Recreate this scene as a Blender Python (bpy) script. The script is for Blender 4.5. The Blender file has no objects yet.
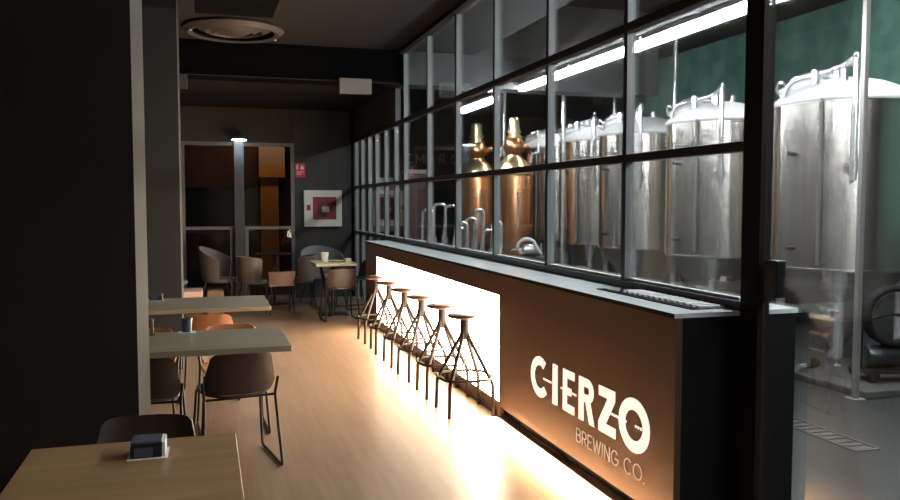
import bpy, bmesh, math, random
from mathutils import Vector, Matrix
random.seed(7)
S = bpy.context.scene
COL = S.collection
PI = math.pi

# ------------------------------------------------------------ camera, world, lights, exposure
F_PX, YAW, PITCH, EYE = 800.0, math.radians(17.0), math.radians(3.362), 1.58
cd = bpy.data.cameras.new('camera'); cam = bpy.data.objects.new('camera', cd); COL.objects.link(cam)
cd.sensor_width = 36.0; cd.lens = F_PX * 36.0 / 900.0; cd.clip_start = 0.05; cd.clip_end = 200
cam.location = (0, 0, EYE)
cam.rotation_euler = (PI / 2 - PITCH, 0, -YAW)
S.camera = cam

w = bpy.data.worlds.new('night'); S.world = w; w.use_nodes = True
w.node_tree.nodes['Background'].inputs[0].default_value = (0.5, 0.6, 0.8, 1)
w.node_tree.nodes['Background'].inputs[1].default_value = 0.004

TUBE_E = 120.0       # cool fluorescent battens over the brewery
TUBE2_E = 110.0     # ceiling battens above the tanks
PANEL_E = 32.0      # warm backlit bar front
STRIP_W = 150.0      # warm LED strip under the logo panel
def area(name, loc, rot, sx, sy, power, colr, spread=PI):
    l = bpy.data.lights.new(name, 'AREA'); l.shape = 'RECTANGLE'; l.size = sx; l.size_y = sy
    l.energy = power; l.color = colr; l.spread = spread
    o = bpy.data.objects.new(name, l); COL.objects.link(o); o.location = loc; o.rotation_euler = rot
    return o
# LED strip tucked under the lip of the logo panel, throwing down and out over the floor
area('strip_lamp', (2.052, 4.33, 0.078), (0, math.radians(47), 0), 0.012, 2.25, STRIP_W, (1.0, 0.80, 0.55), math.radians(92))
# added warm fill downlights to brighten the seating row, behind and beside the photographer
FILL_DOWN = [(-0.7, 1.9, 3.44, 16.0), (0.9, 1.6, 3.44, 16.0), (-0.8, 5.4, 3.44, 12.0)]
# the lamp shining on the pillar by the street window, and the lit shopfront over the road
POST_LAMP = ((0.53, 13.08, 2.50), 5.0)
def spot(name, loc, power, colr, ang=math.radians(110), blend=0.8, size=0.05):
    l = bpy.data.lights.new(name, 'SPOT'); l.energy = power; l.color = colr; l.spot_size = ang
    l.spot_blend = blend; l.shadow_soft_size = size
    o = bpy.data.objects.new(name, l); COL.objects.link(o); o.location = loc
    return o
for i, (x, y, z, p) in enumerate(FILL_DOWN):
    spot('downlight_lamp', (x, y, z - 0.05), p, (1.0, 0.66, 0.42))
spot('pillar_lamp', POST_LAMP[0], POST_LAMP[1], (0.72, 0.84, 1.0), math.radians(150), 0.5, 0.04)
area('street_lamp', (1.2, 15.2, 3.6), (math.radians(35), 0, 0), 1.2, 0.3, 9.0, (1.0, 0.62, 0.36))

S.view_settings.view_transform = 'Standard'; S.view_settings.look = 'None'
S.view_settings.gamma = 1; S.view_settings.use_curve_mapping = False
S.view_settings.exposure = 0.0

# ------------------------------------------------------------ materials
def nt(name):
    m = bpy.data.materials.new(name); m.use_nodes = True
    n = m.node_tree.nodes; l = m.node_tree.links
    return m, n, l, n['Principled BSDF']
def mat(name, c, rough=0.6, metal=0.0, spec=0.5, noise=None, bump=0.0, nscale=20, emit=None, es=0, aniso=0):
    m, n, l, b = nt(name)
    b.inputs['Base Color'].default_value = (*c, 1); b.inputs['Roughness'].default_value = rough
    b.inputs['Metallic'].default_value = metal; b.inputs['Specular IOR Level'].default_value = spec
    if emit: b.inputs['Emission Color'].default_value = (*emit, 1); b.inputs['Emission Strength'].default_value = es
    if noise or bump:
        tc = n.new('ShaderNodeTexCoord'); t = n.new('ShaderNodeTexNoise'); t.inputs['Scale'].default_value = nscale
        t.inputs['Detail'].default_value = 5
        l.new(tc.outputs['Object'], t.inputs['Vector'])
        if noise:
            r = n.new('ShaderNodeValToRGB'); r.color_ramp.elements[0].position = 0.3; r.color_ramp.elements[1].position = 0.7
            r.color_ramp.elements[0].color = (*c, 1); r.color_ramp.elements[1].color = (*noise, 1)
            l.new(t.outputs['Fac'], r.inputs['Fac']); l.new(r.outputs['Color'], b.inputs['Base Color'])
        if bump:
            bp = n.new('ShaderNodeBump'); bp.inputs['Strength'].default_value = bump; bp.inputs['Distance'].default_value = 0.01
            l.new(t.outputs['Fac'], bp.inputs['Height']); l.new(bp.outputs['Normal'], b.inputs['Normal'])
    return m
def emis(name, c, s):
    m = bpy.data.materials.new(name); m.use_nodes = True; n = m.node_tree.nodes; l = m.node_tree.links
    n.remove(n['Principled BSDF']); e = n.new('ShaderNodeEmission'); e.inputs[0].default_value = (*c, 1); e.inputs[1].default_value = s
    l.new(e.outputs[0], n['Material Output'].inputs[0]); return m
def glass(name, tint, refl=1.0):
    m = bpy.data.materials.new(name); m.use_nodes = True; n = m.node_tree.nodes; l = m.node_tree.links
    n.remove(n['Principled BSDF']); t = n.new('ShaderNodeBsdfTransparent'); t.inputs[0].default_value = (*tint, 1)
    g = n.new('ShaderNodeBsdfGlossy'); g.inputs['Roughness'].default_value = 0.03
    f = n.new('ShaderNodeFresnel'); f.inputs[0].default_value = 1.35
    mm = n.new('ShaderNodeMath'); mm.operation = 'MULTIPLY'; mm.inputs[1].default_value = refl
    x = n.new('ShaderNodeMixShader'); l.new(f.outputs[0], mm.inputs[0]); l.new(mm.outputs[0], x.inputs[0])
    l.new(t.outputs[0], x.inputs[1]); l.new(g.outputs[0], x.inputs[2]); l.new(x.outputs[0], n['Material Output'].inputs[0])
    return m
def wood(name, c1, c2, rough, axis='Y', plank=None, spec=0.5, gscale=1.0):
    m, n, l, b = nt(name)
    tc = n.new('ShaderNodeTexCoord'); mp = n.new('ShaderNodeMapping')
    l.new(tc.outputs['Object'], mp.inputs['Vector'])
    sc = [9 * gscale, 9 * gscale, 9 * gscale]; sc['XYZ'.index(axis)] = 0.7 * gscale
    mp.inputs['Scale'].default_value = sc
    t = n.new('ShaderNodeTexNoise'); t.inputs['Scale'].default_value = 2.2; t.inputs['Detail'].default_value = 6; t.inputs['Distortion'].default_value = 0.6
    l.new(mp.outputs[0], t.inputs['Vector'])
    r = n.new('ShaderNodeValToRGB'); r.color_ramp.elements[0].position = 0.3; r.color_ramp.elements[1].position = 0.72
    r.color_ramp.elements[0].color = (*c1, 1); r.color_ramp.elements[1].color = (*c2, 1)
    l.new(t.outputs['Fac'], r.inputs['Fac']); out = r.outputs['Color']
    if plank:
        mp2 = n.new('ShaderNodeMapping'); l.new(tc.outputs['Object'], mp2.inputs['Vector'])
        mp2.inputs['Rotation'].default_value = (0, 0, PI / 2)
        br = n.new('ShaderNodeTexBrick'); l.new(mp2.outputs[0], br.inputs['Vector'])
        br.inputs['Scale'].default_value = 1.0; br.inputs['Brick Width'].default_value = plank[1]; br.inputs['Row Height'].default_value = plank[0]
        br.inputs['Mortar Size'].default_value = 0.0014; br.inputs['Color1'].default_value = (1, 1, 1, 1); br.inputs['Color2'].default_value = (0.90, 0.89, 0.88, 1)
        br.inputs['Mortar'].default_value = (0.66, 0.62, 0.58, 1)
        mx = n.new('ShaderNodeMixRGB'); mx.blend_type = 'MULTIPLY'; mx.inputs[0].default_value = 1
        l.new(out, mx.inputs[1]); l.new(br.outputs['Color'], mx.inputs[2]); out = mx.outputs[0]
    l.new(out, b.inputs['Base Color']); b.inputs['Roughness'].default_value = rough; b.inputs['Specular IOR Level'].default_value = spec
    return m

M = {}
M['floor'] = wood('pale oak plank floor', (0.235, 0.155, 0.105), (0.30, 0.205, 0.142), 0.33, 'Y', (0.19, 1.3), 0.5)
M['concrete'] = mat('dark brewery concrete', (0.011, 0.012, 0.013), 0.45, noise=(0.022, 0.024, 0.025), nscale=1.8)
M['plinth'] = mat('dark plinth concrete', (0.035, 0.036, 0.038), 0.5, noise=(0.06, 0.06, 0.06), nscale=3)
M['ceil'] = mat('dark painted ceiling', (0.019, 0.015, 0.013), 0.9, spec=0.2, noise=(0.023, 0.018, 0.015), nscale=1.2)
M['ceil2'] = mat('dark brown painted ceiling', (0.020, 0.018, 0.015), 0.9, spec=0.1)
M['beamblack'] = mat('matt black beam paint', (0.003, 0.003, 0.003), 0.95, spec=0.05)
M['bceil'] = mat('grey plaster soffit', (0.034, 0.034, 0.036), 0.9, spec=0.2)
M['bdark'] = mat('charcoal brewery ceiling', (0.014, 0.014, 0.015), 0.9, spec=0.1)
M['wall'] = mat('charcoal wall paint', (0.055, 0.057, 0.056), 0.85, spec=0.25, noise=(0.064, 0.066, 0.065), nscale=2)
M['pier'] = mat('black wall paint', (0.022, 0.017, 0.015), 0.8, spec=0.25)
M['pierside'] = mat('pale grey pier side', (0.045, 0.043, 0.041), 0.8, spec=0.2)  # lighter than the pier fronts, coloured as if lit from the bar
M['piergrey'] = mat('dark grey pier paint', (0.026, 0.026, 0.026), 0.85, spec=0.25)
M['fascia'] = mat('taupe fascia paint', (0.060, 0.050, 0.038), 0.85, spec=0.2)
M['green'] = mat('mottled dark green wall', (0.022, 0.070, 0.056), 0.85, noise=(0.065, 0.14, 0.115), nscale=3.2)
M['bback'] = mat('black green brewery wall', (0.020, 0.024, 0.024), 0.9)
M['grating'] = mat('dull steel grating', (0.11, 0.11, 0.11), 0.5, 0.3)
M['steelpaint'] = mat('grey painted steel', (0.30, 0.30, 0.31), 0.42, 0.25)
M['postgrey'] = mat('grey window post paint', (0.19, 0.19, 0.195), 0.5, 0.1)
M['pillar'] = mat('dark grey pillar paint', (0.05, 0.054, 0.062), 0.55)
M['beamgrey'] = mat('grey beam paint', (0.05, 0.05, 0.05), 0.6)
M['bead'] = mat('pale glazing bead', (0.6, 0.62, 0.62), 0.5)  # white line of reflection at the glass foot, put into the bead's colour
M['blacksteel'] = mat('dark bronze painted steel', (0.016, 0.011, 0.010), 0.75, spec=0.15)
M['frame'] = mat('dark window frame', (0.020, 0.016, 0.015), 0.45)
M['alu'] = mat('grey aluminium frame', (0.16, 0.15, 0.15), 0.45, 0.3)
M['stainless'] = mat('brushed stainless steel', (0.66, 0.62, 0.58), 0.23, 0.97)
_b = M['stainless'].node_tree.nodes['Principled BSDF']; _b.inputs['Anisotropic'].default_value = 0.88
_b.inputs['Anisotropic Rotation'].default_value = 0.25
_t = M['stainless'].node_tree.nodes.new('ShaderNodeTangent'); _t.direction_type = 'RADIAL'; _t.axis = 'Z'
M['stainless'].node_tree.links.new(_t.outputs[0], _b.inputs['Tangent'])
M['lidsteel'] = mat('satin stainless lid', (0.82, 0.82, 0.82), 0.55, 0.35)  # whiter and less metallic than the vessel, to look lit from above
M['pipesteel'] = mat('polished pipe steel', (0.78, 0.78, 0.78), 0.22, 0.75)
M['gaugeline'] = mat('dull steel tube', (0.25, 0.24, 0.23), 0.45, 0.6)
M['copper'] = mat('warm copper', (0.74, 0.34, 0.17), 0.3, 1.0)
M['brass'] = mat('pale brass', (0.86, 0.66, 0.36), 0.3, 1.0)
M['brown'] = mat('brown bar cladding', (0.115, 0.067, 0.043), 0.5, spec=0.35, noise=(0.132, 0.077, 0.050), nscale=1.2)
M['counter'] = mat('pale stone countertop', (0.72, 0.80, 0.83), 0.20, noise=(0.88, 0.92, 0.93), nscale=7)
M['barend'] = mat('black bar end', (0.011, 0.011, 0.011), 0.7, spec=0.15)
M['lite'] = emis('warm backlit panel', (1.0, 0.80, 0.56), PANEL_E)
M['tube'] = emis('cool fluorescent diffuser', (0.93, 0.97, 1.0), TUBE_E)
M['tube2'] = emis('cool overhead fluorescent diffuser', (0.93, 0.97, 1.0), TUBE2_E)
M['letters'] = mat('backlit cream lettering', (0.85, 0.80, 0.74), 0.5, emit=(1.0, 0.90, 0.78), es=0.95)
M['tagline'] = mat('pale thin lettering', (0.60, 0.50, 0.42), 0.5, emit=(1.0, 0.85, 0.7), es=0.30)
M['seatwood'] = mat('dark brown stool seat', (0.07, 0.026, 0.018), 0.4)
M['rawsteel'] = mat('dark raw steel tube', (0.022, 0.013, 0.010), 0.6, spec=0.25)
M['leather'] = mat('brown leather', (0.032, 0.017, 0.013), 0.5, noise=(0.044, 0.022, 0.016), nscale=14, bump=0.15)  # the chairs' one brown leather, darkened for those with the light behind
M['tan'] = mat('tan leather', (0.36, 0.145, 0.062), 0.48, noise=(0.42, 0.18, 0.08), nscale=14, bump=0.15)  # same brown leather, coloured orange as if lit by the bar panel
M['rod'] = mat('black chair rod', (0.014, 0.012, 0.012), 0.38, 0.4)
M['oak'] = wood('honey oak tabletop', (0.30, 0.178, 0.092), (0.39, 0.24, 0.13), 0.33, 'X', None, 0.5, 0.8)
M['oakgrey'] = wood('weathered oak tabletop', (0.27, 0.22, 0.155), (0.36, 0.30, 0.215), 0.38, 'X', None, 0.5, 0.8)
M['oakpale'] = wood('pale oak tabletop', (0.62, 0.54, 0.34), (0.72, 0.64, 0.42), 0.35, 'X', None, 0.5, 0.8)  # paler than the other oak, brightened as if tube light falls on it
M['greytub'] = mat('taupe chair shell', (0.14, 0.11, 0.095), 0.6)
M['greyfab'] = mat('grey upholstery', (0.20, 0.20, 0.21), 0.9)
M['white'] = mat('white enamel', (0.72, 0.70, 0.67), 0.5)
M['whitepl'] = mat('white plastic', (0.62, 0.58, 0.54), 0.5)
M['dimdiff'] = mat('dull beige plastic', (0.20, 0.17, 0.155), 0.6)
M['red'] = mat('red enamel', (0.26, 0.010, 0.020), 0.4)
M['redsign'] = mat('red safety sign', (0.50, 0.02, 0.06), 0.5)
M['pinkwhite'] = mat('pale pictogram paint', (0.8, 0.6, 0.62), 0.5)
M['mattblack'] = mat('matt black mat', (0.006, 0.006, 0.006), 0.9, spec=0.08)
M['blackpl'] = mat('black plastic', (0.012, 0.013, 0.016), 0.3)
M['bluegrey'] = mat('blue grey plastic', (0.07, 0.08, 0.11), 0.35)
M['paper'] = mat('white paper', (0.75, 0.74, 0.76), 0.7)
M['crate'] = mat('brown crate wood', (0.20, 0.12, 0.06), 0.7)
M['salmon'] = mat('salmon pink upholstery', (0.60, 0.36, 0.27), 0.7)
M['dullpink'] = mat('dull pink leather', (0.15, 0.075, 0.06), 0.7)
M['orange'] = mat('orange painted wall', (0.80, 0.36, 0.13), 0.8)
M['peach'] = mat('peach plaster box', (0.62, 0.42, 0.33), 0.8)
M['brick'] = mat('red brown shopfront', (0.065, 0.026, 0.020), 0.8, noise=(0.095, 0.038, 0.026), nscale=2)
M['night'] = mat('dark shopfront glazing', (0.008, 0.008, 0.010), 0.25)
M['pave'] = mat('night pavement', (0.08, 0.07, 0.065), 0.8)
M['cabinet'] = mat('light grey machine paint', (0.38, 0.38, 0.38), 0.5)
M['maroon'] = mat('maroon machine panel', (0.085, 0.026, 0.030), 0.5)
M['darkwin'] = mat('dark display glass', (0.01, 0.01, 0.012), 0.2)
M['rubber'] = mat('black rubber', (0.006, 0.006, 0.006), 0.7, spec=0.15)
M['glass'] = glass('clear partition glass', (0.93, 0.95, 0.94), 0.55)
M['glassb'] = glass('clear window glass', (0.90, 0.93, 0.92), 0.5)
M['signpaint'] = mat('grey wall lettering', (0.20, 0.20, 0.20), 0.8)
M['dial'] = mat('cream gauge paper', (0.7, 0.66, 0.55), 0.5)
M['greenpl'] = mat('pale green plate', (0.45, 0.55, 0.30), 0.5)
M['tile'] = mat('black diffuser metal', (0.035, 0.028, 0.026), 0.5, 0.2)
M['diffring'] = mat('taupe diffuser ring', (0.060, 0.042, 0.036), 0.6)
M['lampglow'] = emis('cold white lamp glass', (0.85, 0.93, 1.0), 22.0)
M['dimglow'] = emis('warm downlight glass', (1.0, 0.72, 0.48), 2.0)

# ------------------------------------------------------------ helpers
def link(o, parent=None):
    COL.objects.link(o)
    if parent is not None: o.parent = parent
    return o
def obj(name, bm, m, parent=None, smooth=False, bevel=0.0):
    bmesh.ops.recalc_face_normals(bm, faces=bm.faces[:])
    me = bpy.data.meshes.new(name); bm.to_mesh(me); bm.free()
    ms = m if isinstance(m, (list, tuple)) else [m]
    for x in ms: me.materials.append(x)
    if smooth:
        for p in me.polygons: p.use_smooth = True
        try: me.set_sharp_from_angle(angle=math.radians(38))
        except Exception: pass
    o = bpy.data.objects.new(name, me); link(o, parent)
    if bevel:
        b = o.modifiers.new('bevel', 'BEVEL'); b.width = bevel; b.segments = 2; b.limit_method = 'ANGLE'
    return o
def thing(name, label, cat, loc=(0, 0, 0), rotz=0, group=None):
    o = bpy.data.objects.new(name, None); o.empty_display_size = 0.1; COL.objects.link(o)
    o.location = loc; o.rotation_euler = (0, 0, rotz); o['label'] = label; o['category'] = cat
    if group: o['group'] = group
    return o
def tag(o, label, cat, group=None):
    o['label'] = label; o['category'] = cat
    if group: o['group'] = group
    return o
def struct(name, bm, m, parent=None, **k):
    o = obj(name, bm, m, parent, **k)
    if parent is None: o['kind'] = 'structure'
    return o
def dup(root, loc, rotz, label, group=None):
    r = root.copy(); COL.objects.link(r); r.location = loc; r.rotation_euler = (0, 0, rotz); r['label'] = label
    if group: r['group'] = group
    for ch in list(root.children):
        c = ch.copy(); COL.objects.link(c); c.parent = r
        for g in ch.children:
            d = g.copy(); COL.objects.link(d); d.parent = c
    return r
def B(): return bmesh.new()
def bx(bm, x0, x1, y0, y1, z0, z1, mi=0, mtx=None):
    vs = [bm.verts.new(v) for v in ((x0, y0, z0), (x1, y0, z0), (x1, y1, z0), (x0, y1, z0), (x0, y0, z1), (x1, y0, z1), (x1, y1, z1), (x0, y1, z1))]
    for f in ((0, 3, 2, 1), (4, 5, 6, 7), (0, 1, 5, 4), (1, 2, 6, 5), (2, 3, 7, 6), (3, 0, 4, 7)):
        fc = bm.faces.new([vs[i] for i in f]); fc.material_index = mi
    if mtx is not None: bmesh.ops.transform(bm, matrix=mtx, verts=vs)
    return bm
def box(*a, **k): return bx(B(), *a, **k)
def tube(bm, pts, r, n=10, cap=True, closed=False):
    P = [Vector(p) for p in pts]; rings = []
    m = len(P)
    ref = None
    for i, p in enumerate(P):
        if closed: t = (P[(i + 1) % m] - P[i - 1])
        elif i == 0: t = P[1] - P[0]
        elif i == m - 1: t = P[-1] - P[-2]
        else: t = (P[i + 1] - p).normalized() + (p - P[i - 1]).normalized()
        t.normalize()
        if ref is None:
            ref = Vector((0, 0, 1)) if abs(t.z) < 0.9 else Vector((1, 0, 0))
        a = ref - t * ref.dot(t)
        if a.length < 1e-4: a = t.orthogonal()
        a.normalize(); ref = a; b = t.cross(a)
        rr = r[i] if isinstance(r, (list, tuple)) else r
        rings.append([bm.verts.new(p + (a * math.cos(2 * PI * k / n) + b * math.sin(2 * PI * k / n)) * rr) for k in range(n)])
    rng = range(m if closed else m - 1)
    for i in rng:
        A, C = rings[i], rings[(i + 1) % m]
        for k in range(n): bm.faces.new((A[k], A[(k + 1) % n], C[(k + 1) % n], C[k]))
    if cap and not closed:
        bm.faces.new(rings[0][::-1]); bm.faces.new(rings[-1])
    return bm
def smooth_path(pts, rad=0.05, n=5):
    P = [Vector(p) for p in pts]; out = [P[0]]
    for i in range(1, len(P) - 1):
        a, p, b = P[i - 1], P[i], P[i + 1]
        d1 = (a - p); d2 = (b - p); r = min(rad, d1.length * 0.45, d2.length * 0.45)
        s, e = p + d1.normalized() * r, p + d2.normalized() * r
        for k in range(n + 1):
            t = k / n; out.append(s * (1 - t) ** 2 + p * 2 * t * (1 - t) + e * t * t)
    out.append(P[-1]); return out
def lathe(bm, prof, c=(0, 0, 0), n=32, cap=True, mtx=None):
    rings = []; allv = []
    for r, z in prof:
        if r < 1e-5: v = bm.verts.new((c[0], c[1], c[2] + z)); rings.append([v]); allv.append(v)
        else:
            R = [bm.verts.new((c[0] + r * math.cos(2 * PI * k / n), c[1] + r * math.sin(2 * PI * k / n), c[2] + z)) for k in range(n)]
            rings.append(R); allv += R
    for A, C in zip(rings, rings[1:]):
        if len(A) == 1 and len(C) == 1: continue
        for k in range(n):
            if len(A) == 1: bm.faces.new((A[0], C[(k + 1) % n], C[k]))
            elif len(C) == 1: bm.faces.new((A[k], A[(k + 1) % n], C[0]))
            else: bm.faces.new((A[k], A[(k + 1) % n], C[(k + 1) % n], C[k]))
    if cap:
        if len(rings[0]) > 1: bm.faces.new(rings[0][::-1])
        if len(rings[-1]) > 1: bm.faces.new(rings[-1])
    if mtx is not None: bmesh.ops.transform(bm, matrix=mtx, verts=allv)
    return bm
def grid(bm, fn, nu, nv, thick=0.0):
    vs = [[bm.verts.new(fn(i / nu, j / nv)) for j in range(nv + 1)] for i in range(nu + 1)]
    fs = [bm.faces.new((vs[i][j], vs[i + 1][j], vs[i + 1][j + 1], vs[i][j + 1])) for i in range(nu) for j in range(nv)]
    if thick:
        bmesh.ops.recalc_face_normals(bm, faces=bm.faces[:])
        bmesh.ops.solidify(bm, geom=fs, thickness=thick)
    return bm

# ------------------------------------------------------------ the room
PX = 2.42            # partition plane
YB = 13.4            # end wall of the seating room
ZC = 3.487           # ceiling of the seating room
struct('floor', box(-1.6, 2.46, -3.0, YB, -0.1, 0.0), M['floor'])
struct('floor_brewery', box(2.46, 8.0, -3.0, 18.0, -0.1, 0.0), M['concrete'])
struct('ceiling', box(-1.6, 2.45, -3.0, 9.9, ZC, ZC + 0.15), M['ceil'])
struct('ceiling_far', box(-1.6, 2.39, 10.25, YB, 3.11, 3.3), M['ceil2'])
struct('ceiling_soffit', box(2.45, 3.35, -3.0, 9.9, ZC, 4.2), M['bceil'])
struct('ceiling_brewery', box(2.45, 8.0, -3.0, 18.0, 4.2, 4.35), M['bdark'])
struct('wall_left', box(-1.75, -1.6, -3.0, YB + 0.15, 0, 3.64), M['pier'])
struct('wall_front', box(-1.75, 8.15, -3.15, -3.0, -0.1, 4.35), M['pier'])
struct('wall_right', box(8.0, 8.15, -3.0, 13.9, -0.1, 4.35), M['green'])
struct('trim_wainscot', box(7.96, 7.999, -3.0, 13.9, 0, 1.15), M['bback'])  # dark sheet added over the low wall, for the darkness behind the tanks
struct('wall_right_far', box(8.0, 8.15, 13.9, 18.0, -0.1, 4.35), M['bback'])
struct('wall_brewery_end', box(2.4, 8.15, 18.0, 18.15, -0.1, 4.35), M['bback'])
struct('wall_side', box(2.36, 2.45, YB, 18.0, -0.1, 4.35), M['bback'])
# end wall: solid charcoal part, fascia above the street window
struct('wall_back', box(1.42, 2.40, YB, YB + 0.15, 0, 3.3), M['wall'])
struct('wall_fascia', box(-1.6, 1.42, YB, YB + 0.15, 2.56, 3.3), M['fascia'])
struct('wall_upper', box(2.39, 2.46, 10.25, YB, 2.64, 3.3), M['wall'])
# downstand beam crossing both rooms
struct('trim_beam', box(-1.6, 2.46, 9.9, 10.25, 3.07, 4.2), M['beamblack'])
struct('trim_beam_brewery', box(2.461, 6.05, 9.9, 10.25, 3.07, 4.2), M['beamgrey'])
struct('trim_beam_edge', box(-1.6, 2.38, 9.885, 9.899, 3.07, 3.085), M['ceil'])  # lighter strip painted as the highlight on the beam's lower edge
# piers
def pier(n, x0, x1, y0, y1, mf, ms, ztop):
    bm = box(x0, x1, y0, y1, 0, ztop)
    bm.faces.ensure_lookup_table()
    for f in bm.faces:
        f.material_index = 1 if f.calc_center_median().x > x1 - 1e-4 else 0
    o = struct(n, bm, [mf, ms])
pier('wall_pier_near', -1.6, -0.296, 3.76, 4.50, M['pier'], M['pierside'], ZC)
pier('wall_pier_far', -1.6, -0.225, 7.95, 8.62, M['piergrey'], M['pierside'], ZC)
tag(obj('junction_box', box(-0.285, -0.17, 9.83, 9.884, 2.90, 3.069), M['pierside'], bevel=0.004), 'small grey box fixed high on the beam next to the far pier', 'box')

# street window in the end wall
def window_unit(name, panes, frames, gmat):
    bm = B()
    for f in frames: bx(bm, *f)
    o = struct(name, bm, M['alu'])
    for p in panes:
        g = obj('window_glass', box(*p), gmat, o)
    return o
fr = []
for x0, x1 in ((-1.6, -1.54), (-0.36, -0.30), (0.38, 0.44), (0.62, 0.67), (1.36, 1.42)):
    fr.append((x0, x1, YB + 0.01, YB + 0.07, 0, 2.56 if x0 in (-1.6, -0.36, 1.36) else 1.15))
fr += [(-1.6, 1.42, YB + 0.012, YB + 0.068, 2.50, 2.559), (-1.6, 1.42, YB + 0.012, YB + 0.068, 1.15, 1.20), (-1.6, 1.42, YB + 0.012, YB + 0.068, 0.0, 0.06)]
window_unit('window_1', [(-1.54, 1.36, YB + 0.035, YB + 0.041, 1.2, 2.5), (-1.54, 1.36, YB + 0.035, YB + 0.041, 0.06, 1.15)], fr, M['glassb'])
struct('trim_pillar', box(0.455, 0.605, YB - 0.14, YB - 0.002, 0, 2.56), M['pillar'])
t = thing('pillar_downlight', 'bright cold white round lamp at the top of the grey window pillar', 'lamp', (0.53, 13.13, 2.58))
obj('lamp_housing', lathe(B(), [(0.0, 0.04), (0.10, 0.04), (0.12, 0.02), (0.13, 0.0), (0.0, 0.0)], n=24, cap=False), M['alu'], t, True)
obj('lamp_glass', lathe(B(), [(0.0, -0.001), (0.115, -0.001), (0.11, -0.012), (0.0, -0.018)], n=24, cap=False), M['lampglow'], t, True)
t.location.z = 2.58

# street outside
struct('floor_street', box(-4.0, 2.3, YB + 0.15, 16.3, -0.12, -0.02), M['pave'])
t = thing('shopfront', 'red-brown shopfront with dark glazing seen through the street window', 'building', (0, 16.0, 0))
obj('wall', box(-4, 2.3, 0.0, 0.25, -0.02, 4.2), M['night'], t)
obj('fascia_board', box(-4, 0.98, -0.06, -0.002, 1.88, 3.2), M['brick'], t)
obj('window_ledge', box(-4, 0.98, -0.03, -0.002, 1.0, 1.05), M['maroon'], t)
obj('orange_pillar', box(1.03, 1.37, -0.14, -0.002, -0.02, 2.07), M['orange'], t)
b_ = obj('signboard', box(1.0, 1.49, -0.20, -0.002, 2.075, 2.68), M['peach'], t)
obj('sign_band', box(1.0, 1.49, -0.21, -0.201, 2.075, 2.32), M['orange'], b_)
obj('door_leaf', box(1.40, 2.2, -0.03, -0.002, -0.02, 2.05), M['maroon'], t)

# fire hose cabinet and safety sign on the end wall
t = thing('fire_hose_cabinet', 'white framed fire hose cabinet with red glazed door on the charcoal end wall', 'fire cabinet', (1.875, YB, 1.19))
bm = B()
for a in ((-0.31, 0.31, -0.07, -0.001, 0, 0.115), (-0.31, 0.31, -0.07, -0.001, 0.49, 0.60), (-0.31, -0.17, -0.07, -0.001, 0.115, 0.49), (0.22, 0.31, -0.07, -0.001, 0.115, 0.49)): bx(bm, *a)
obj('cabinet_frame', bm, M['white'], t)
d = obj('cabinet_door', box(-0.17, 0.22, -0.06, -0.001, 0.115, 0.49), M['red'], t)
rx = Matrix.Translation((0.03, -0.062, 0.29)) @ Matrix.Rotation(PI / 2, 4, 'X')
obj('hose_reel', lathe(B(), [(0.07, 0), (0.13, 0), (0.13, 0.012), (0.07, 0.012)], n=28, mtx=rx, cap=False), M['maroon'], d, True)
obj('instruction_label', box(-0.02, 0.10, -0.082, -0.075, 0.24, 0.33), M['dial'], d)
obj('cabinet_lock', box(-0.27, -0.21, -0.085, -0.0701, 0.27, 0.36), M['red'], t, bevel=0.004)
t = thing('fire_sign', 'small red fire equipment sign with pale symbols high beside the window frame', 'sign', (1.50, YB, 2.0))
obj('sign_plate', box(-0.07, 0.09, -0.02, -0.001, 0.0, 0.235), M['redsign'], t)
bm = B()
bx(bm, -0.05, -0.025, -0.024, -0.0201, 0.13, 0.19); bx(bm, -0.045, -0.03, -0.024, -0.0201, 0.19, 0.205); bx(bm, -0.05, -0.015, -0.024, -0.0201, 0.203, 0.21)
obj('extinguisher_symbol', bm, M['pinkwhite'], t)
bm = B(); v = [bm.verts.new(p) for p in ((0.02, -0.024, 0.13), (0.06, -0.024, 0.13), (0.07, -0.024, 0.165), (0.055, -0.024, 0.19), (0.048, -0.024, 0.175), (0.038, -0.024, 0.212), (0.022, -0.024, 0.18), (0.012, -0.024, 0.155))]
f = bm.faces.new(v); ex = bmesh.ops.extrude_face_region(bm, geom=[f]); bmesh.ops.translate(bm, vec=(0, 0.0039, 0), verts=[q for q in ex['geom'] if isinstance(q, bmesh.types.BMVert)])
obj('flame_symbol', bm, M['pinkwhite'], t)
bm = B(); bx(bm, -0.05, 0.07, -0.024, -0.0201, 0.085, 0.097); bx(bm, -0.05, 0.03, -0.024, -0.0201, 0.05, 0.062)
obj('arrow_bars', bm, M['pinkwhite'], t)
# emergency light on the beam
t = thing('emergency_light', 'rectangular pale emergency light box hung below the black beam', 'lamp', (1.79, 9.86, 2.92))
obj('housing', box(-0.20, 0.20, -0.045, 0.038, 0, 0.185), M['dimdiff'], t, bevel=0.006)
bm = B(); bx(bm, -0.19, 0.165, -0.052, -0.046, 0.03, 0.165)
obj('diffuser', bm, M['dimdiff'], t)
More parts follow.
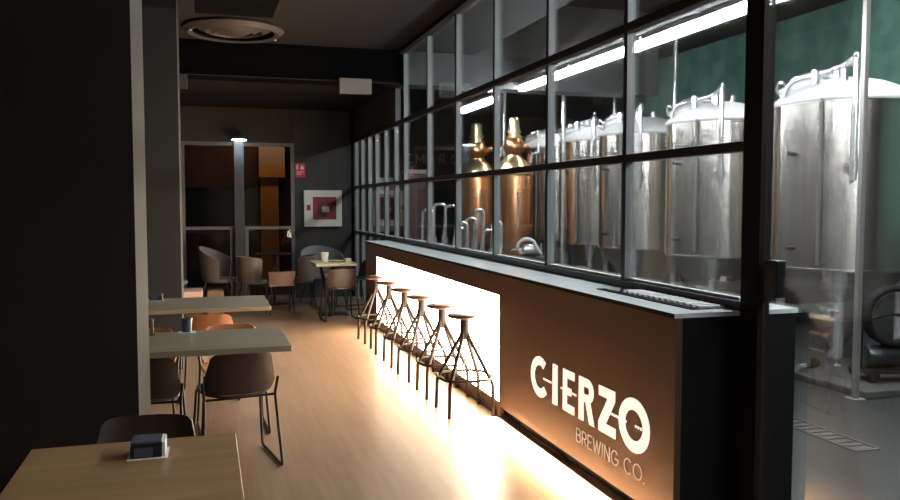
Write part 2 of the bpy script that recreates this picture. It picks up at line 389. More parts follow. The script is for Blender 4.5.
# ceiling air outlet, duct
t = thing('ceiling_diffuser', 'large round brown ceiling air outlet ahead of the black beam', 'air vent', (0.335, 9.14, ZC))
obj('outer_ring', lathe(B(), [(0.43, 0.0), (0.515, 0.0), (0.535, -0.03), (0.485, -0.075), (0.43, -0.06)], n=48, cap=False), M['diffring'], t, True)
obj('inner_cone', lathe(B(), [(0.40, -0.005), (0.385, -0.02), (0.30, -0.055), (0.285, -0.04), (0.28, -0.02), (0.2, -0.065), (0.19, -0.04), (0.12, -0.075), (0.0, -0.08)], n=48, cap=False), M['diffring'], t, True)
for a in (0.3, PI + 0.3):
    obj('fixing_screw', lathe(B(), [(0.0, 0.0), (0.014, 0.0), (0.014, 0.012), (0, 0.012)], c=(0.47 * math.cos(a), 0.47 * math.sin(a), -0.088), n=10, cap=False), M['whitepl'], t, True)
tag(obj('air_duct', box(-0.06, 0.66, 2.2, 8.0, 3.36, ZC - 0.001), M['beamblack'], bevel=0.01), 'black rectangular air duct under the ceiling in front of the round outlet', 'duct')
dl0 = None
for i, (x, y, z, p) in enumerate(FILL_DOWN):
    lab = ['recessed warm ceiling downlight above the nearest table', 'recessed warm ceiling downlight over the aisle beside the bar', 'recessed warm ceiling downlight behind the near pier'][i]
    t = thing('downlight', lab, 'ceiling light', (x, y, ZC), group='dim warm ceiling downlights')
    obj('ring', lathe(B(), [(0.045, -0.001), (0.065, -0.001), (0.06, -0.015), (0.045, -0.012)], n=24, cap=False), M['whitepl'], t, True)
    obj('lens', lathe(B(), [(0, -0.001), (0.044, -0.001), (0.044, -0.006), (0, -0.006)], n=24, cap=False), M['dimglow'], t, True)

# ------------------------------------------------------------ glazed partition
posts = [4.29, 5.43, 6.56, 7.66, 8.73, 9.84, 10.37, 10.98, 11.60, 12.15, 12.72, 13.27]
X0, X1 = PX - 0.02, PX + 0.033
bx_n = 0
for i, y in enumerate(posts):
    zt = ZC - 0.001 if y < 9.89 else 2.64
    zb = 1.0771 if y < 10.6 else 0.001
    bm = box(X0, X1, y - 0.022, y + 0.022, zb, zt)
    for f in bm.faces: f.material_index = 1 if f.calc_center_median().x < X0 + 1e-4 else 0
    struct('trim_post_%d' % (i + 1), bm, [M['postgrey'], M['frame']])
struct('trim_post_thick', box(2.385, 2.447, 3.035, 3.160, 0, ZC - 0.001), M['blacksteel'])
def rails(nm, z0, z1, ys, y0=3.17, y1=YB - 0.001):
    e = [y0] + [y for y in posts if y0 < y < y1] + [y1]
    bm = B(); bx(bm, X0 - 0.012, X0 - 0.0005, y0, y1, z0, z1)     # face strip running past the posts
    for a, b in zip(e, e[1:]):
        bx(bm, X0, X1, a + (0.0225 if a != y0 else 0), b - (0.0225 if b != y1 else 0), z0, z1)
    struct(nm, bm, M['frame'])
rails('trim_rail_sill', 1.0775, 1.118, None, y1=10.58)
rails('trim_rail_low', 1.0775, 1.118, None, y0=10.59)
rails('trim_rail_middle', 1.822, 1.866, None)
rails('trim_rail_top', 2.585, 2.635, None)
rails('trim_rail_ceiling', ZC - 0.05, ZC - 0.002, None, y1=9.88)
struct('trim_soffit_edge', box(2.34, 2.399, -3.0, 9.88, ZC - 0.05, ZC - 0.0005), M['blacksteel'])
e = [3.18] + posts + [YB]
for i, (a, b) in enumerate(zip(e, e[1:])):
    if b - a < 0.15: continue
    o = None
    bm = B(); ya, yb = a + 0.025, b - 0.025
    # a slim glazing bead along the pane's foot is the window unit; the panes are its parts
    bx(bm, X0 + 0.012, X1 - 0.008, ya, yb, 1.1185, 1.133); bx(bm, X0 + 0.015, X1 - 0.015, ya, yb, 1.8665, 1.8705)
    o = struct('window_%d' % (i + 2), bm, M['bead'])
    obj('window_glass', box(PX + 0.012, PX + 0.018, ya, yb, 1.134, 1.8215), M['glass'], o)
    obj('window_glass', box(PX + 0.012, PX + 0.018, ya, yb, 1.871, 2.5845), M['glass'], o)
    if b < 9.9: obj('window_glass', box(PX + 0.012, PX + 0.018, ya, yb, 2.6355, ZC - 0.051), M['glass'], o)
    if a > 10.5: obj('window_glass', box(PX + 0.012, PX + 0.018, ya, yb, 0.02, 1.077), M['glass'], o)
# glass door to the brewery, hinged on the thick post
d = struct('door_1', box(2.41, 2.42, 1.9, 3.03, 0.01, 2.6), M['glass'])
obj('lock_box', box(2.40, 2.45, 2.935, 3.015, 1.16, 1.325), M['blackpl'], d, bevel=0.004)
struct('window_15', box(2.41, 2.42, 1.9, 3.03, 2.62, ZC - 0.052), M['glass'])
struct('window_16', box(2.41, 2.42, -3.0, 1.84, 0.01, ZC - 0.052), M['glass'])
struct('trim_post_door', box(2.39, 2.45, 1.84, 1.90, 0, ZC - 0.001), M['blacksteel'])

# ------------------------------------------------------------ bar counter
bar = thing('bar_counter', 'long brown bar counter with pale top and glowing warm front panel under the glass partition', 'bar counter', (0, 0, 0))
BX0, BX1, BY0, BY1, BZ = 2.05, 2.71, 3.17, 10.58, 1.075
bm = B(); bx(bm, BX0 + 0.035, BX1, BY0, BY1, 0.09, BZ - 0.022); bx(bm, BX0 + 0.07, BX1 - .02, BY0, BY1, 0.0, 0.09)
obj('body', bm, M['barend'], bar)
PY0, PY1, PZ0, PZ1 = 5.47, 9.86, 0.115, 0.905
bm = B(); bx(bm, BX0, BX0 + 0.0345, BY0, PY0, 0.085, BZ - 0.022); bx(bm, BX0, BX0 + 0.0345, PY1, BY1, 0.0, BZ - 0.022)
bx(bm, BX0, BX0 + 0.0345, PY0, PY1, PZ1, BZ - 0.022)
bx(bm, BX0, BX0 + 0.0345, PY0, PY1, 0.0, PZ0)
obj('front_cladding', bm, M['brown'], bar)
obj('light_panel', box(BX0 + 0.004, BX0 + 0.0344, PY0 + 0.001, PY1 - 0.001, PZ0 + 0.001, PZ1 - 0.001), M['lite'], bar)
obj('led_profile', box(BX0 + 0.003, BX0 + 0.03, BY0 + 0.01, PY0 - 0.005, 0.081, 0.0849), M['alu'], bar)
# countertop with a cut for the drip tray
TY0, TY1, TX0, TX1 = 3.26, 4.22, 2.19, 2.385
bm = B(); z0, z1 = BZ - 0.0215, BZ
bx(bm, BX0 - 0.012, BX1 + 0.008, TY1, BY1, z0, z1); bx(bm, BX0 - 0.012, BX1 + 0.008, BY0 - 0.004, TY0, z0, z1)
bx(bm, BX0 - 0.012, TX0, TY0, TY1, z0, z1); bx(bm, TX1, BX1 + 0.008, TY0, TY1, z0, z1)
obj('countertop', bm, M['counter'], bar)
obj('counter_edge', box(BX0 - 0.0135, BX0 - 0.0121, BY0 - 0.005, BY1, z0, z1), M['barend'], bar)
# drip tray
t = thing('drip_tray', 'black drip tray with steel slatted grate sunk in the bar top by the thick post', 'drip tray', (TX0, TY0, z0))
bm = B(); bx(bm, 0.002, TX1 - TX0 - 0.002, 0.002, TY1 - TY0 - 0.002, 0.0005, 0.006)
bx(bm, 0.0, 0.05, 0.002, TY1 - TY0, 0.0065, 0.026)
obj('tray', bm, M['mattblack'], t)
bm = B(); n = 14
for k in range(n):
    y = 0.02 + k * (0.72) / (n - 1); bx(bm, 0.055, TX1 - TX0 - 0.001, y, y + 0.024, 0.024, 0.036)
bx(bm, 0.056, 0.064, 0.02, 0.77, 0.018, 0.0239); bx(bm, TX1 - TX0 - 0.012, TX1 - TX0 - 0.004, 0.02, 0.77, 0.018, 0.0239)
bx(bm, 0.056, TX1 - TX0 - 0.004, 0.745, 0.765, 0.006, 0.018)
obj('grate', bm, M['lidsteel'], t)

# lettering on the brown front: s runs the reading way (towards the viewer), z up
LX = BX0 - 0.004
def poly(bm, pts):
    v = [bm.verts.new((LX, -p[0], p[1])) for p in pts]; f = bm.faces.new(v)
    ex = bmesh.ops.extrude_face_region(bm, geom=[f]); bmesh.ops.translate(bm, vec=(0.0035, 0, 0), verts=[q for q in ex['geom'] if isinstance(q, bmesh.types.BMVert)])
def rect(bm, s0, s1, z0, z1): poly(bm, [(s0, z0), (s1, z0), (s1, z1), (s0, z1)])
def ring(bm, cs, cz, ro, rzo, ri, rzi, a0, a1, n=40):
    for k in range(n):
        p, q = math.radians(a0 + (a1 - a0) * k / n), math.radians(a0 + (a1 - a0) * (k + 1) / n)
        poly(bm, [(cs + ri * math.cos(p), cz + rzi * math.sin(p)), (cs + ro * math.cos(p), cz + rzo * math.sin(p)),
                  (cs + ro * math.cos(q), cz + rzo * math.sin(q)), (cs + ri * math.cos(q), cz + rzi * math.sin(q))])
Z0, Z1 = 0.335, 0.586; ZM = (Z0 + Z1) / 2
def letter(ch, build):
    bm = B(); build(bm); return obj('letter_' + ch, bm, M['letters'], logo)
logo = obj('logo_bar', box(LX, LX + 0.0035, 3.605, 3.80, ZM - 0.006, ZM + 0.006), M['letters'], bar)
def bC(bm):
    ring(bm, -4.715, ZM, 0.145, 0.132, 0.085, 0.075, 128, 318, 30)
    for a in (52, 68, 84, 100, 114): ring(bm, -4.715, ZM, 0.145, 0.132, 0.085, 0.075, a, a + 11, 3)
    rect(bm, -4.66, -4.535, ZM - 0.006, ZM + 0.006)
letter('c', bC)
letter('i', lambda bm: rect(bm, -4.515, -4.445, Z0, Z1))
def bE(bm):
    rect(bm, -4.365, -4.31, Z0, Z1); rect(bm, -4.31, -4.21, Z1 - 0.048, Z1); rect(bm, -4.31, -4.21, Z0, Z0 + 0.048)
    rect(bm, -4.395, -4.365, ZM - 0.006, ZM + 0.006); rect(bm, -4.31, -4.25, ZM - 0.022, ZM + 0.022)
    for s in (-4.237, -4.217, -4.197): rect(bm, s, s + 0.012, ZM - 0.006, ZM + 0.006)
letter('e', bE)
def bR(bm):
    rect(bm, -4.150, -4.09, Z0, Z1); rect(bm, -4.09, -4.04, Z1 - 0.048, Z1); rect(bm, -4.09, -4.04, ZM - 0.01, ZM + 0.035)
    cz = (Z1 + ZM - 0.01) / 2; ring(bm, -4.04, cz, 0.072, Z1 - cz, 0.02, Z1 - cz - 0.047, -90, 90, 14)
    poly(bm, [(-4.065, ZM - 0.01), (-4.015, Z0), (-3.955, Z0), (-4.01, ZM + 0.0)])
letter('r', bR)
def bZ(bm):
    rect(bm, -3.905, -3.725, Z1 - 0.055, Z1); rect(bm, -3.905, -3.715, Z0, Z0 + 0.055)
    poly(bm, [(-3.905, Z0 + 0.055), (-3.825, Z0 + 0.055), (-3.725, Z1 - 0.055), (-3.805, Z1 - 0.055)])
letter('z', bZ)
def bO(bm):
    ring(bm, -3.53, ZM, 0.152, 0.138, 0.088, 0.078, 0, 360, 44)
letter('o', bO)
bm = B()
for s in (-3.51, -3.485, -3.46): lathe(bm, [(0.0, 0), (0.008, 0), (0.008, 0.0035), (0, 0.0035)], n=10, cap=False, mtx=Matrix.Translation((LX, -s, ZM)) @ Matrix.Rotation(PI / 2, 4, 'Y'))
obj('logo_dots', bm, M['letters'], logo)
# thin tagline
def stroke(bm, pts, wd=0.0065):
    for a, b in zip(pts, pts[1:]):
        dx, dz = b[0] - a[0], b[1] - a[1]; L = math.hypot(dx, dz) or 1; nx, nz = -dz / L * wd / 2, dx / L * wd / 2
        ex, ez = dx / L * wd * 0.3, dz / L * wd * 0.3
        poly(bm, [(a[0] - nx - ex, a[1] - nz - ez), (a[0] + nx - ex, a[1] + nz - ez), (b[0] + nx + ex, b[1] + nz + ez), (b[0] - nx + ex, b[1] - nz + ez)])
def arcp(cx, cz, rx, rz, a0, a1, n=10): return [(cx + rx * math.cos(math.radians(a0 + (a1 - a0) * k / n)), cz + rz * math.sin(math.radians(a0 + (a1 - a0) * k / n))) for k in range(n + 1)]
G = {
 'B': [[(0, 0), (0, 1), (.3, 1)] + arcp(.3, .76, .22, .24, 90, -90) + [(0, .52)], arcp(.32, .26, .26, .26, 90, -90) + [(0, 0)]],
 'R': [[(0, 0), (0, 1), (.3, 1)] + arcp(.3, .74, .24, .26, 90, -90) + [(0, .48)], [(.25, .48), (.56, 0)]],
 'E': [[(.5, 1), (0, 1), (0, 0), (.5, 0)], [(0, .52), (.42, .52)]],
 'W': [[(0, 1), (.24, 0), (.46, .95), (.68, 0), (.92, 1)]],
 'I': [[(.06, 0), (.06, 1)]],
 'N': [[(0, 0), (0, 1), (.58, 0), (.58, 1)]],
 'G': [arcp(.42, .5, .42, .5, 45, 330, 18) + [(.8, .46), (.45, .46)]],
 'C': [arcp(.42, .5, .42, .5, 48, 312, 18)],
 'O': [arcp(.44, .5, .44, .5, 0, 360, 24)],
 'M': [[(0, 0), (0, 1), (.38, .3), (.76, 1), (.76, 0)]],
 'D': [[(0, 0), (0, 1), (.25, 1)] + arcp(.25, .5, .42, .5, 90, -90, 14) + [(0, 0)]],
 '.': [[(0, 0), (.05, .02)]],
}
ADV = {'B': .80, 'R': .80, 'E': .72, 'W': 1.12, 'I': .34, 'N': .82, 'G': 1.08, 'C': 1.02, 'O': 1.10, ' ': .42, '.': .2, 'M': 1.0, 'D': .9}
def text(fn, s, x, h, k=1.0):
    for c in s:
        for st in G.get(c, []): fn([(x + p[0] * h * k, p[1] * h) for p in st])
        x += ADV[c] * h * k
    return x
wtot = sum(ADV[c] for c in 'BREWING CO.') * 0.076
xx = -4.175
for chh in 'BREWING CO.':
    bm = B(); xn = text(lambda st: stroke(bm, [(p[0], p[1] + 0.197) for p in st]), chh, xx, 0.076, 0.765 / wtot)
    if chh != ' ': obj('tagline_letter', bm, M['tagline'], bar)['label'] = 'thin pale tagline letter'
    else: bm.free()
    xx = xn
logo['label'] = 'glowing cream logo letters'

# ------------------------------------------------------------ stools
def make_stool():
    t = thing('bar_stool', '', 'stool', (0, 0, 0))
    obj('seat', lathe(B(), [(0, .712), (.08, .712), (.122, .722), (.134, .734), (.128, .745), (.08, .752), (0, .750)], n=32, cap=False), M['seatwood'], t, True)
    obj('column', lathe(B(), [(0, .555), (.030, .555), (.034, .60), (.034, .70), (.05, .7115), (0, .7115)], n=18, cap=False), M['rawsteel'], t, True)
    for k in range(4):
        a = PI / 4 + k * PI / 2; c, s = math.cos(a), math.sin(a)
        pts = smooth_path([(.020 * c, .020 * s, .64), (.028 * c, .028 * s, .585), (.236 * c, .236 * s, .235), (.246 * c, .246 * s, 0.004)], .028, 4)
        obj('leg', tube(B(), pts, .0145, 8), M['rawsteel'], t, True)
    q = .222; rr = []
    for k in range(4):
        a = PI / 4 + k * PI / 2
        for da in (-.22, 0, .22): rr.append((q * math.cos(a + da) * 1.0, q * math.sin(a + da) * 1.0, .275))
        b = a + PI / 4
        rr.append((q * .93 * math.cos(b), q * .93 * math.sin(b), .275))
    obj('footring', tube(B(), rr, .0105, 8, closed=True), M['rawsteel'], t, True)
    return t
st = make_stool(); SL = ['nearest the logo', 'second from the logo end', 'third from the logo end', 'third from the far end', 'second from the far end', 'at the far end']
for i, y in enumerate((5.69, 6.29, 6.95, 7.59, 8.28, 8.95)):
    lab = 'dark backless bar stool ' + SL[i] + ' of the row at the glowing bar'
    if i == 0: s = st; s.location = (1.855, y, 0); s['label'] = lab; s['group'] = 'bar stools along the glowing bar front'
    else: s = dup(st, (1.855, y, 0), (0.04, -0.03, 0.05, 0.0, -0.05, 0.03)[i], lab)

# ------------------------------------------------------------ leather chairs
def make_chair(leather):
    t = thing('leather_chair', '', 'chair', (0, 0, 0))
    H = .70
    def back(u, v):
        a = 2 * u - 1
        wz = .455 + v * (H - .455)
        hw = .190 + .022 * min(v / .25, 1) - .034 * max(0, v - .25) / .75
        y = -.205 - .055 * v + .060 * abs(a) ** 3 * (1 - .35 * v)
        zz = wz - .020 * abs(a) ** 12 * max(0, v - .6) / .4 + .004 * (1 - a * a) * v
        return (a * hw, y, zz)
    obj('backrest', grid(B(), back, 18, 8, .012), leather, t, True)
    def seat(u, v):
        a = 2 * u - 1; y = -.205 + v * .42
        hw = .185 + .02 * math.sin(v * PI) ; z = .448 - .018 * math.sin(v * PI) * (1 - a * a) + .012 * abs(a) ** 3 - .02 * max(0, v - .85) / .15
        return (a * hw, y + .07 * abs(a) ** 2.4 * (1 - v) ** 3, z)
    obj('seat', grid(B(), seat, 14, 12, .014), leather, t, True)
    for s in (-1, 1):
        pts = smooth_path([(s * .221, -.20, .54), (s * .208, -.178, .432), (s * .228, -.262, .010), (s * .222, .215, .010), (s * .195, .165, .425)], .03, 4)
        obj('leg', tube(B(), pts, .0085, 8), M['rod'], t, True)
    obj('stretcher', tube(B(), [(-.205, -.16, .425), (.205, -.16, .425)], .008, 8), M['rod'], t, True)
    obj('stretcher', tube(B(), [(-.194, .15, .42), (.194, .15, .42)], .008, 8), M['rod'], t, True)
    return t
ch = make_chair(M['leather'])
ch.location = (.150, 5.02, 0); ch.rotation_euler = (0, 0, .17)
ch['label'] = 'dark brown leather chair, its back to the viewer, tucked under the second table'; ch['group'] = 'leather chairs at the wall tables'
dup(ch, (-.355, 5.03, 0), -.04, 'dark brown leather chair half hidden behind the pale edge of the near pier')
dup(ch, (-.255, 3.235, 0), PI - .06, 'dark brown leather chair behind the nearest table, only the top of its back showing')
ct = make_chair(M['tan'])
ct.location = (.165, 5.70, 0); ct.rotation_euler = (0, 0, PI + .05)
ct['label'] = 'tan leather chair glowing orange on the far side of the second table'; ct['group'] = 'leather chairs at the wall tables'
dup(ct, (-.42, 5.70, 0), PI - .04, 'tan leather chair behind the glass tumbler at the second table, mostly hidden')
dup(ct, (.02, 6.78, 0), -.06, 'tan leather chair with its back to the viewer tucked under the third table')

# ------------------------------------------------------------ tables along the wall
def make_table(name, label, x0, x1, y0, y1, m, ztop=.75, th=.035, group=None, feet=None, fy=0):
    cx, cy = (x0 + x1) / 2, (y0 + y1) / 2
    t = thing(name, label, 'table', (cx, cy, 0), group=group)
    hx, hy = (x1 - x0) / 2, (y1 - y0) / 2
    obj('tabletop', box(-hx, hx, -hy, hy, ztop - th, ztop), m, t, bevel=.004)
    fx = feet if feet else [0]
    for a in fx:
        obj('column', lathe(B(), [(.03, .012), (.03, ztop - th - .008), (.10, ztop - th - .007), (.10, ztop - th - .0005), (0, ztop - th - .0005)], c=(a, fy, 0), n=20), M['rod'], t, True)
        e = .20 if not feet else .045; bm = box(a - .20, a + .20, fy - e, fy + e, 0, .012); obj('foot_plate', bm, M['rod'], t, bevel=.003)
    return t
GT = 'oak tables along the left wall'
make_table('dining_table', 'nearest honey oak table at the bottom left with a napkin dispenser on it', -.575, .092, 2.20, 2.955, M['oak'], group=GT)
make_table('dining_table', 'second oak table jutting from behind the near pier, above the dark brown chair', -1.15, .470, 4.70, 5.42, M['oakgrey'], group=GT, feet=[-.11], fy=.29)
make_table('dining_table', 'third oak table further back, in front of the far grey pier', -1.45, .495, 6.56, 7.36, M['oakgrey'], group=GT, feet=[-.10], fy=.20)

def napkin(loc, rz, label):
    t = thing('napkin_dispenser', label, 'napkin dispenser', loc, rz, group='napkin dispensers on the tables')
    obj('tray', box(-.062, .062, -.062, .062, .0005, .005), M['paper'], t, bevel=.002)
    bm = B(); bx(bm, -.052, .045, -.052, .052, .0052, .045)
    obj('body', bm, M['blackpl'], t, bevel=.003)
    bm = B(); bx(bm, -.052, .045, -.040, .052, .0452, .056); obj('lid', bm, M['bluegrey'], t, bevel=.004)
    obj('napkin_stack', box(.0453, .054, -.045, .050, .0052, .052), M['paper'], t)
    obj('front_plate', box(-.040, .018, -.0545, -.0522, .009, .040), M['bluegrey'], t)
    return t
napkin((-.192, 2.775, .75), -.02, 'small black napkin dispenser with white napkins on the nearest table')
napkin((-.41, 7.22, .75), .05, 'black napkin dispenser on the third table in front of the far pier')
t = thing('glass_tumbler', 'dark glass tumbler on a pale coaster on the second table', 'glass', (-.125, 5.36, .75))
obj('glass_body', lathe(B(), [(.028, .006), (.036, .095), (.034, .095), (.026, .010), (0, .010)], n=24, cap=False), M['bluegrey'], t, True)
obj('coaster', box(-.055, .055, -.045, .045, .0005, .005), M['paper'], t)
t = thing('menu_stand', 'slim pale menu stand on the second table next to the pier edge', 'menu', (-.335, 5.34, .75))  # pale upright standing in for the highlight on a chair's edge
obj('card', box(-.004, .010, -.03, .03, .008, .10), M['greytub'], t); obj('base', box(-.015, .02, -.035, .035, .0005, .0078), M['blackpl'], t)

# ------------------------------------------------------------ far end seating
def tub_chair(name, label, loc, rz, m, h=.90, wd=.30, group=None, arms=True):
    t = thing(name, label, 'chair', loc, rz, group=group)
    def shell(u, v):
        a = (2 * u - 1) * (PI * .62)
        top = h - (.20 * (abs(2 * u - 1) ** 1.6) if arms else .03 * abs(2 * u - 1) ** 3)
        z = .44 + v * (top - .44)
        r = wd * (.86 + .14 * v)
        return (r * math.sin(a), -.02 - r * math.cos(a) * .92, z)
    obj('backrest', grid(B(), shell, 22, 6, .018), m, t, True)
    obj('seat', lathe(B(), [(0, .40), (wd * .74, .40), (wd * .82, .425), (wd * .80, .455), (wd * .5, .465), (0, .46)], n=28, cap=False), m, t, True)
    for sx in (-1, 1):
        for sy in (-1, 1):
            obj('leg', tube(B(), [(sx * wd * .55, sy * wd * .5, .40), (sx * wd * .85, sy * wd * .82, .004)], [.014, .009], 8), M['rod'], t, True)
    return t
GF = 'chairs at the far end by the street window'
tub_chair('armchair', 'taupe tub armchair beside the grey window pillar, facing right', (.20, 12.45, 0), -PI / 2 - .35, M['greytub'], .93, .31, GF)
tub_chair('armchair', 'grey tub armchair partly hidden behind the far grey pier', (-.50, 12.2, 0), -PI / 2, M['greyfab'], .84, .30, GF)
tub_chair('armchair', 'wide grey lounge armchair behind the table with the white cup', (1.76, 12.62, 0), PI + .2, M['greyfab'], .90, .34, GF)
tub_chair('armchair', 'taupe chair on the left side of the round bistro table', (.66, 12.05, 0), -PI / 2 + .3, M['greytub'], .80, .24, GF, False)
tub_chair('armchair', 'taupe chair on the right side of the round bistro table', (1.38, 12.1, 0), PI / 2 - .2, M['greytub'], .80, .22, GF, False)
c = thing('side_chair', 'dull pinkish side chair in front of the round bistro table', 'chair', (1.00, 11.55, 0), .1, GF)
obj('backrest', grid(B(), lambda u, v: ((2 * u - 1) * (.17 + .02 * v), -.18 - .03 * v + .04 * (2 * u - 1) ** 2, .42 + .20 * v), 10, 5, .015), M['dullpink'], c, True)
obj('seat', box(-.18, .18, -.17, .19, .41, .44), M['dullpink'], c, bevel=.01)
for sx in (-1, 1):
    for sy in (-1, 1): obj('leg', tube(B(), [(sx * .15, sy * .14, .41), (sx * .17, sy * .17, .004)], .009, 8), M['rod'], c, True)
t = thing('bistro_table', 'round dark bistro table near the street window', 'table', (1.02, 12.72, 0))
obj('tabletop', lathe(B(), [(0, .775), (.29, .775), (.30, .785), (.29, .80), (0, .80)], n=36, cap=False), M['rod'], t, True)
obj('column', lathe(B(), [(.025, .02), (.025, .774)], n=16), M['rod'], t, True)
obj('foot_plate', lathe(B(), [(0, 0), (.20, 0), (.20, .012), (.03, .03), (0, .03)], n=28, cap=False), M['rod'], t, True)
# pale table with cup next to the bar end
t = make_table('dining_table', 'pale oak table with a white cup standing at the far end of the bar', 1.43, 2.00, 10.95, 11.62, M['oakpale'], .75, .04)
for sx in (-.22,):
    obj('leg', tube(B(), [(-.20, -.22, .70), (-.06, -.28, .012)], .022, 8), M['rod'], t, True)
cm = dup(ch, (1.72, 10.80, 0), .05, 'reddish brown leather chair with its back to the viewer at the pale table', 'chairs at the far end by the street window')
t = thing('cup', 'white cup standing on the pale table near the bar end', 'cup', (1.60, 11.30, .75))
obj('cup_body', lathe(B(), [(.048, .0005), (.062, .13), (.058, .13), (.044, .008), (0, .008)], n=24, cap=False), M['white'], t, True)
obj('cup_rim', lathe(B(), [(.058, .1305), (.063, .1305), (.063, .136), (.058, .136), (.058, .1305)], n=24, cap=False), M['paper'], t, True)
tag(obj('plate', lathe(B(), [(0, .7505), (.06, .7505), (.10, .765), (.097, .769), (.06, .757), (0, .757)], c=(1.77, 11.30, 0), n=30, cap=False), M['greenpl'], smooth=True), 'small pale green plate on the pale table by the bar end', 'plate')
tag(obj('napkin_box', box(1.87, 1.95, 11.12, 11.26, .7505, .80), M['white'], bevel=.004), 'white napkin box at the right edge of the pale table', 'box')
dup(ch, (2.10, 11.05, 0), PI / 2 + .2, 'dark leather chair in shadow between the pale table and the partition', 'chairs at the far end by the street window').location = (2.13, 11.9, 0)
t = thing('bench', 'low bench with a salmon pink cushion on the floor beyond the far pier', 'bench', (-.16, 11.45, 0))
obj('cushion', box(-.18, .11, -.18, .30, .30, .39), M['salmon'], t, bevel=.02)
obj('bench_base', box(-.16, .09, -.16, .28, 0, .299), M['leather'], t)
t = thing('crate', 'small brown wooden crate on the floor under the taupe armchair', 'crate', (.13, 11.66, 0))
bm = B()
for z in (0.005, .125, .245): bx(bm, -.12, .10, -.12, -.108, z, z + .10); bx(bm, -.12, .10, .108, .12, z, z + .10); bx(bm, -.12, -.108, -.108, .108, z, z + .10); bx(bm, .088, .10, -.108, .108, z, z + .10)
obj('slats', bm, M['crate'], t)
bm = B()
for sx in (-.106, .074):
    for sy in (-.106, .090): bx(bm, sx, sx + .014, sy, sy + .014, 0, .345)
obj('corner_posts', bm, M['crate'], t)
obj('lid', box(-.12, .10, -.12, .12, .346, .36), M['crate'], t)

# ------------------------------------------------------------ brewery: lights
TX, TZ = 3.80, 3.015
for i in range(8):
    y0 = 9.885 - 1.535 - (6 - i) * 1.56 if i < 7 else 10.36
    tx, tz = (4.0, 3.10) if i < 7 else (TX, TZ)
    lab = ['cool white strip light beside the glass door', 'cool white strip light just past the thick post', 'cool white strip light third along the brewery ceiling run', 'cool white strip light fourth along the brewery ceiling run',
           'cool white strip light fifth along the brewery ceiling run', 'cool white strip light next to last before the dark beam', 'cool white strip light ending against the dark beam', 'cool white strip light beyond the beam above the copper stills'][i]
    t = thing('strip_light', lab, 'ceiling light', (tx, y0, tz), group='strip lights in a line over the brewery')
    obj('housing', box(-.055, .055, .0, 1.53, .012, .052), M['whitepl'], t)
    obj('diffuser', box(-.05, .05, .01, 1.52, -.055, .0118), M['tube'], t, bevel=.015)
    if i == 7:
        for yy in (.2, 1.3): obj('hanger_rod', tube(B(), [(0, yy, .0525), (0, yy, 4.1995 - tz)], .006, 6), M['gaugeline'], t, True)
for i, (y0, L, lab) in enumerate(((3.4, 1.5, 'ceiling strip light over the space before the nearest tank'), (5.1, 1.5, 'ceiling strip light right above the nearest tank'), (6.8, 1.5, 'ceiling strip light above the second tank'),
                                  (10.45, 1.5, 'ceiling strip light behind the beam above the third and fourth tanks'), (12.1, 1.5, 'ceiling strip light above the farthest tank'))):
    t = thing('strip_light', lab, 'ceiling light', (5.75, y0, 4.10), group='strip lights over the tanks')
    obj('housing', box(-.05, .05, 0, L, .012, .099), M['whitepl'], t)
    obj('diffuser', box(-.045, .045, .01, L - .01, -.02, .0118), M['tube2'], t, bevel=.01)
t = thing('cable_tray', 'steel cable tray carrying the strip lights', 'cable tray', (3.98, 0, 3.19))
bm = B(); bx(bm, .16, .20, .1, 9.88, .10, .13); bx(bm, .24, .28, .1, 9.88, .10, .13)
for k in range(33): bx(bm, .2, .24, .3 + k * .29, .33 + k * .29, .10, .11)
obj('tray', bm, M['steelpaint'], t)
bm = B()
for y in (.8, 3.0, 5.2, 7.4, 9.4): tube(bm, [(.22, y, .11), (.22, y, 1.009)], .008, 6)
obj('hanger_rods', bm, M['steelpaint'], t, True)
bm = B()
for k in range(7): bx(bm, -.01, .24, 1.0 + k * 1.3, 1.03 + k * 1.3, -.022, -.006)
for k in range(7): bx(bm, .205, .235, 1.0 + k * 1.3, 1.03 + k * 1.3, -.005, .099)
obj('brackets', bm, M['steelpaint'], t)

